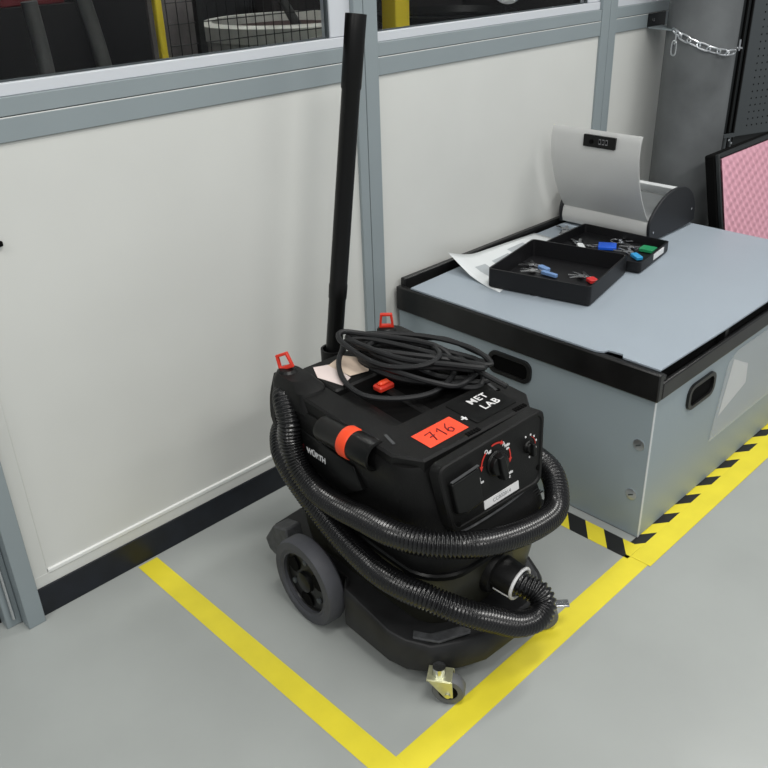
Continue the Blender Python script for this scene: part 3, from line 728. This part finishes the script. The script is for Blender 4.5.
# curved clear/white sheet under tray
b = NB(); L = []
nx, ny = 26, 10
G = [[None] * ny for _ in range(nx)]
for i in range(nx):
    u = i / (nx - 1)
    for j in range(ny):
        v = j / (ny - 1)
        a = Vector((2.045, -.052)); bb_ = Vector((2.54, -.045)); c = Vector((1.992, -.315)); d2 = Vector((2.53, -.175))
        p = (a * (1 - u) + bb_ * u) * (1 - v) + (c * (1 - u) + d2 * u) * v
        curl = max(0, (.30 - u)) / .30
        z = ZT + .0006 + .035 * curl ** 1.5 * max(0, 1 - v * 1.35) ** 1.2 + .022 * max(0, 1 - v * 2.2) * (1 - u) 
        G[i][j] = Vector((p.x, p.y, z))
V1 = [[b.verts.new(G[i][j]) for j in range(ny)] for i in range(nx)]
for i in range(nx - 1):
    for j in range(ny - 1): b.faces.new((V1[i][j], V1[i + 1][j], V1[i + 1][j + 1], V1[i][j + 1]))
pp = link('plastic_sheet', b, M['paper'], smooth=True); md = pp.modifiers.new('Solidify', 'SOLIDIFY'); md.thickness = .0006; md.offset = 1
for u0, u1, v0, v1 in ((.12, .26, .35, .62), (.32, .50, .30, .60), (.56, .74, .25, .6)):
    b = NB(); rows = []
    for i in range(int(u0 * nx), int(u1 * nx) + 1): rows.append([G[i][j] + Vector((0, 0, .0010)) for j in range(int(v0 * ny), int(v1 * ny) + 1)])
    R_ = [[b.verts.new(p) for p in r] for r in rows]
    for i in range(len(R_) - 1):
        for j in range(len(R_[0]) - 1): b.faces.new((R_[i][j], R_[i + 1][j], R_[i + 1][j + 1], R_[i][j + 1]))
    link('printed_block', b, M['printgrey'], pp, smooth=True)
tag(pp, 'curled glossy white sheet lying half under the front tray near the wall', 'paper')

# ------------------------------------------------------------------ column, bracket, chain
b = NB(); lathe(b, [(.134, .0), (.134, 1.5), (.134, 2.8)], Matrix.Translation((3.362, -.193, 0)), 64); pil = link('concrete_column', b, M['pillar'], smooth=True); tag(pil, 'round dark grey painted concrete column behind the big grey box', 'column')
br = thing('wall_bracket', 'small dark metal bracket on wall rail, with chain hooked to it, left of column', 'bracket', (3.345, -.010, 1.205))
b = NB(); box(b, -.08, .05, -.004, .0, -.022, .028); link('back_plate', b, M['cabblack'], br)
b = NB(); prism(b, [(-.08, -.004, -.024), (.03, -.004, -.024), (-.10, -.13, -.024), (-.125, -.13, -.024)], (0, 0, .004)); link('shelf_plate', b, M['alu'], br)
b = NB(); lathe(b, [(.006, 0), (.006, .003), (.001, .004)], axis((-.045, -.004, .004), (0, -1, 0)), 12); link('bolt', b, M['steel'], br)
# chain of links
cen = Vector((3.362, -.193))
def cyl(ang, z, r=.146): return Vector((cen.x + r * math.cos(ang), cen.y + r * math.sin(ang), z))
cpts = [Vector((3.228, -.145, 1.184)), cyl(math.radians(180), 1.160)]
for a, z in ((194, 1.147), (211, 1.130), (228, 1.116), (242, 1.108), (256, 1.104), (268, 1.106), (277, 1.115)): cpts.append(cyl(math.radians(a), z))
cpath = resample(spline(cpts, .004), .040)
ch = thing('hanging_chain', 'silver steel chain hanging in a shallow curve across the round column', 'chain', cpath[0])
def chain_link(p, q, k):
    dirv = (q - p).normalized(); mid = (p + q) / 2; out = Vector((mid.x - cen.x, mid.y - cen.y, 0)).normalized()
    sd = out.cross(dirv).normalized(); n = out if k % 2 else (out * .55 + sd * .83).normalized(); w = dirv.cross(n).normalized()
    if k % 2 == 0: w = (out * .5 + sd * .87).normalized()
    else: w = (sd * .9 - out * .3).normalized()
    pts = []
    for j in range(16):
        a = 2 * PI * j / 16; pts.append(mid + dirv * (.0265 * math.copysign(abs(math.cos(a)) ** .7, math.cos(a))) + w * .0105 * math.copysign(abs(math.sin(a)) ** .7, math.sin(a)) - cpath[0])
    b = NB(); tube(b, pts, .0034, 7, closed=True); link('chain_link', b, M['chainm'], ch, smooth=True)
for k in range(len(cpath) - 1): chain_link(cpath[k], cpath[k + 1], k)
for k in range(2): chain_link(cpath[0] + Vector((.006, -.006, -.005 - .04 * k)), cpath[0] + Vector((.006, -.006, -.045 - .04 * k)), k)
e_ = cyl(math.radians(282), 1.125, .146)
b = NB(); tube(b, [e_ + Vector((.0, 0, .02)), e_ + Vector((0, 0, -.02))], .004, 8); tube(b, [cyl(math.radians(282), 1.115, .136), cyl(math.radians(282), 1.115, .158)], .004, 8); tag(link('chain_hook', b, M['steel'], smooth=True), 'small steel hook on right of the column holding the chain end', 'hook')

# pink foam case lid leaning behind the box
F_ = thing('foam_lined_case', 'black case shell with pink egg-crate foam standing behind right end of big box', 'case', (3.1, -.62, 0))
F_.rotation_euler = (math.radians(-12), 0, 0)
W_, H_ = .62, .80
b = NB(); box(b, -.009, W_, .012, .055, .0, H_); link('case_shell', b, M['hole'], F_, bevel=.008)
b = NB()
for x0, x1, z0, z1 in ((-.009, .002, 0, H_), (W_ - .016, W_, 0, H_), (.004, W_ - .016, H_ - .016, H_), (.004, W_ - .016, 0, .016)): box(b, x0, x1, -.004, .012, z0, z1)
link('case_rim', b, M['cabblack'], F_, bevel=.003)
b = NB(); nx, nz = 148, 188; g = []
for i in range(nx + 1):
    rw = []
    for j in range(nz + 1):
        x = .0025 + (W_ - .019) * i / nx; z = .0165 + (H_ - .033) * j / nz
        u, v = (x + z * .62) / .038, (z - x * .35) / .038
        d = -.0045 - .006 * (math.sin(PI * u) ** 2 * .88 + math.sin(PI * v) ** 2 * .12) - .002 * math.sin(PI * u) ** 2 * math.sin(PI * v) ** 2
        ef = max(0., min(1., min(i, nx - i, j, nz - j) / 6.)); d = -.008 + (d + .008) * ef
        rw.append(b.verts.new((x, d, z)))
    g.append(rw)
for i in range(nx):
    for j in range(nz): b.faces.new((g[i][j], g[i + 1][j], g[i + 1][j + 1], g[i][j + 1]))
bk = [b.verts.new(p) for p in ((.0025, .0118, .0165), (W_ - .0165, .0118, .0165), (W_ - .0165, .0118, H_ - .0165), (.0025, .0118, H_ - .0165))]
b.faces.new(bk); link('foam_sheet', b, M['pink'], F_, smooth=180)
# dark cabinet with perforated panel
Q = thing('perforated_cabinet', 'dark grey tool cabinet with perforated side panel at right edge behind column', 'cabinet', (3.85, -.105, 0), math.radians(-20))
b = NB(); box(b, .0, .075, -.012, .05, .02, 1.9); link('frame_post', b, M['cabblack'], Q, bevel=.003)
b = NB(); box(b, .022, .03, -.020, -.0125, .05, 1.9); box(b, .052, .060, -.020, -.0125, .05, 1.9); link('post_rib', b, M['hole'], Q)
b = NB(); box(b, .076, .9, -.004, .4, .665, 1.9); pnl = link('perforated_panel', b, M['cab'], Q, bevel=.004)
b = NB()
for i in range(15):
    for j in range(28):
        x, z = .150 + i * .030 + (j % 2) * .0, .71 + j * .030
        lathe(b, [(.0042, -.001), (.0032, .0006)], axis((x, -.0045, z), (0, -1, 0)), 6)
ho = link('panel_hole', b, M['hole'], pnl); ho['kind'] = 'stuff'
b = NB(); box(b, .076, .9, .03, .4, .02, .66); link('lower_cabinet', b, M['cabblack'], Q, bevel=.004)
b = NB(); box(b, -.01, .055, -.035, -.021, .675, .690); box(b, .0, .01, -.033, -.022, .60, .675); tube(b, [(.03, -.03, .675), (.034, -.034, .62)], .006, 8); link('latch_bracket', b, M['cab'], Q)
for k, (x, z) in enumerate(((.018, .665), (.034, .650), (.03, .632))):
    b = NB(); lathe(b, [(.005, 0), (.005, .004), (.001, .005)], axis((x, -.036, z), (0, -1, 0)), 10); link('latch_screw', b, M['steel'], Q)

# ------------------------------------------------------------------ seen through the windows
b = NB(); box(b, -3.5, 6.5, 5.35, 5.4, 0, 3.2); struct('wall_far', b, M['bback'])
def far(name, bm, m, label, cat, group=None, **k): return tag(link(name, bm, M[m], **k), label, cat, group)
def post_(name, x, y, r, m, label):
    b = NB(); box(b, x - r, x + r, y - r, y + r, 0, 2.2); box(b, x - r * 1.1, x + r * 1.1, y - r * 1.1, y + r * 1.1, 0, .01); far(name, b, m, label, 'post', bevel=.004)
post_('guard_post', 1.405, .50, .011, 'byellow', 'thin yellow guard post seen through left window')
post_('guard_post', 2.377, .50, .036, 'byellow', 'thick yellow guard post seen through middle window')
# mesh fence
f = thing('wire_fence', 'black wire mesh guard fence seen through left window behind yellow post', 'fence', (1.47, .56, 0))
b = NB()
x = 0.
while x < .84:
    tube(b, [(x, 0, .1), (x, 0, 2.0)], .0018, 5); x += .036
for k in range(17): tube(b, [(0, .003, .9 + k * .06), (.84, .003, .9 + k * .06)], .0018, 5)
link('wire_grid', b, M['bmesh'], f)
for x in (.11, .85):
    b = NB(); box(b, x - .010, x + .010, -.010, .012, 0, 2.1); link('fence_post', b, M['bmesh'], f)
# big round drum
VX, VY, VZ = 2.615, 1.42, .012
dr = thing('round_vat', 'large round off-white vat seen behind the wire fence in left window', 'vat', (VX, VY, 0))
b = NB(); lathe(b, [(.345, 0), (.365, .3), (.37, 1.13 + VZ), (.39, 1.135 + VZ), (.395, 1.195 + VZ), (.38, 1.205 + VZ), (.345, 1.205 + VZ), (.34, 1.10), (.33, .5), (.001, .5)], Matrix.Identity(4), 56); link('vat_body', b, M['bdrum'], dr, smooth=True)
b = NB(); lathe(b, [(.336, 1.10), (.336, 1.165 + VZ), (.2, 1.178 + VZ), (.001, 1.175 + VZ)], Matrix.Identity(4), 40); link('vat_filling', b, M['bbrown'], dr, smooth=True)
b = NB(); tube(b, [(-.11, -.22, 1.175), (-.19, -.22, 1.30), (-.27, -.2, 1.48)], [.022, .018, .014], 10); link('stirring_handle', b, M['bgrey'], dr, smooth=True)
b = NB(); box(b, 2.28, 2.40, .84, .89, 1.10, 1.19); T = None
far('grey_block', b, 'bmid', 'small grey block in front of vat at right edge of left window', 'block', bevel=.004)
b = NB(); box(b, 2.26, 2.42, .82, .91, 0, 1.0995); far('dark_stand', b, 'bdark', 'dark stand carrying the small grey block', 'stand', bevel=.004)
b = NB(); box(b, 2.08, 2.16, .82, .88, 1.10, 1.160); far('blue_box', b, 'bblue', 'tiny blue box in front of the round vat', 'box', bevel=.004)
b = NB(); box(b, 2.05, 2.18, .80, .90, 0, 1.0995); far('dark_stand', b, 'bdark', 'dark stand under the tiny blue box', 'stand', bevel=.004)
def mach(name, x0, x1, y0, y1, h, m, label, cat='machine'):
    b = NB(); box(b, x0, x1, y0, y1, 0, h); box(b, x0 + .04, x1 - .04, y0 - .02, y0, .3, h - .1); return far(name, b, m, label, cat, bevel=.01)
mach('machine_cabinet', 1.9, 3.3, 2.60, 3.2, 1.75, 'bdark', 'dark machine cabinet far behind the vat')
mach('machine_cabinet', 3.45, 5.2, 2.6, 3.4, 1.7, 'bback', 'brownish machine seen through middle window')
b = NB(); box(b, .95, 1.90, 2.1, 2.5, 1.31, 1.52); box(b, 1.22, 1.28, 2.08, 2.1, 1.32, 1.50); box(b, 1.55, 1.61, 2.08, 2.1, 1.32, 1.50); far('red_bin', b, 'bred', 'dark red bin at top left corner of left window', 'bin', bevel=.006)
b = NB(); box(b, .9, 1.92, 2.05, 2.55, 0, 1.3095); far('dark_bench', b, 'bdark', 'dark bench under the dark red bin', 'bench')
for pts, w_, m, l in (([(1.178, .80, 0), (1.178, .80, .9), (1.176, .80, 1.2), (1.165, .80, 1.4)], .024, 'bgrey', 'grey upright pipe at far left in left window'), ([(1.40, .80, 0), (1.39, .80, .9), (1.366, .80, 1.2), (1.33, .80, 1.42)], .024, 'bgrey', 'slanting grey hose in left window, right of the upright pipe')):
    b = NB(); tube(b, spline(pts, .05), w_, 12); far('upright_pipe', b, m, l, 'pipe', smooth=True)
b = NB(); box(b, 2.24, 2.50, 1.98, 2.0, 0, 1.7); far('screen_panel', b, 'bmid', 'pale screen panel behind wire fence left of the vat', 'panel')
b = NB(); box(b, -3.5, 6.5, .05, 5.4, 3.2, 3.25); struct('unseen_ceiling', b, M['bback'])  # unseen hall top and side walls, added to block the world light
b = NB(); box(b, -3.55, -3.5, .05, 5.4, 0, 3.2); struct('unseen_wall_left', b, M['bback'])
b = NB(); box(b, 6.5, 6.55, .05, 5.4, 0, 3.2); struct('unseen_wall_right', b, M['bback'])
# second window : black ring tank, white disc
b = NB(); lathe(b, [(.30, -.045), (.32, 1.10), (.345, 1.115), (.345, 1.145), (.32, 1.15), (.29, 1.12), (.28, .8), (.001, .8)], Matrix.Translation((3.42, 1.18, .045)), 48); far('black_drum', b, 'blacksm', 'shiny black open drum seen through middle window', 'drum', smooth=True)
b = NB(); lathe(b, [(.001, -.008), (.062, -.008), (.075, 0), (.062, .008), (.001, .008)], axis((3.09, .55, 1.338), (-.5, -.8, .2)), 36); dd = far('white_disc', b, 'white', 'round white disc at top of the middle window', 'disc', smooth=True)
b = NB(); tube(b, [(3.097, .57, 0), (3.097, .57, 1.30)], .012, 10); far('disc_stand', b, 'bdark', 'thin dark rod carrying the white disc', 'rod', smooth=True)
b = NB(); box(b, 3.55, 3.6, .45, .5, 0, 1.6); far('guard_post', b, 'bgrey', 'grey post at right side of middle window', 'post')

# ------------------------------------------------------------------ camera
MR = [[0.710457, -0.703086, -0.030348], [0.349921, 0.315517, 0.882046], [0.610579, 0.637275, -0.470186]]
cam = bpy.data.cameras.new('camera'); co = bpy.data.objects.new('camera', cam); col.objects.link(co)
r, u, f_ = [Vector(x) for x in MR]
m4 = Matrix((r, u, -f_)).transposed().to_4x4(); m4.translation = Vector((0, -1.854575, 1.55)); co.matrix_world = m4
cam.sensor_width = 36; cam.lens = 850.12 / 768 * 36; cam.clip_start = .05; cam.clip_end = 60
scene.camera = co

# ------------------------------------------------------------------ light
def area(name, loc, sx, sy, power, rot=(0, 0, 0), colr=(1, .985, .95)):
    l = bpy.data.lights.new(name, 'AREA'); l.shape = 'RECTANGLE'; l.size = sx; l.size_y = sy; l.energy = power; l.color = colr
    o = bpy.data.objects.new(name, l); col.objects.link(o); o.location = loc; o.rotation_euler = rot; return o
for i, (x, y) in enumerate(((-1.6, -1.0), (.9, -1.7), (3.4, -1.0), (-1.6, -3.6), (.9, -3.6), (3.4, -3.6))):
    area('ceiling_lamp', (x, y, 3.3), 1.5, .35, 42)
area('hall_fill', (2.3, 1.6, 3.1), 1.5, .3, 30)  # unseen fill light added to brighten the vat and yellow posts
w = bpy.data.worlds.new('world'); scene.world = w; w.use_nodes = True
bg = w.node_tree.nodes['Background']; bg.inputs['Color'].default_value = (.92, .96, 1, 1); bg.inputs['Strength'].default_value = .38
vs = scene.view_settings; vs.view_transform = 'Standard'; vs.look = 'None'; vs.gamma = 1; vs.use_curve_mapping = False; vs.exposure = 0
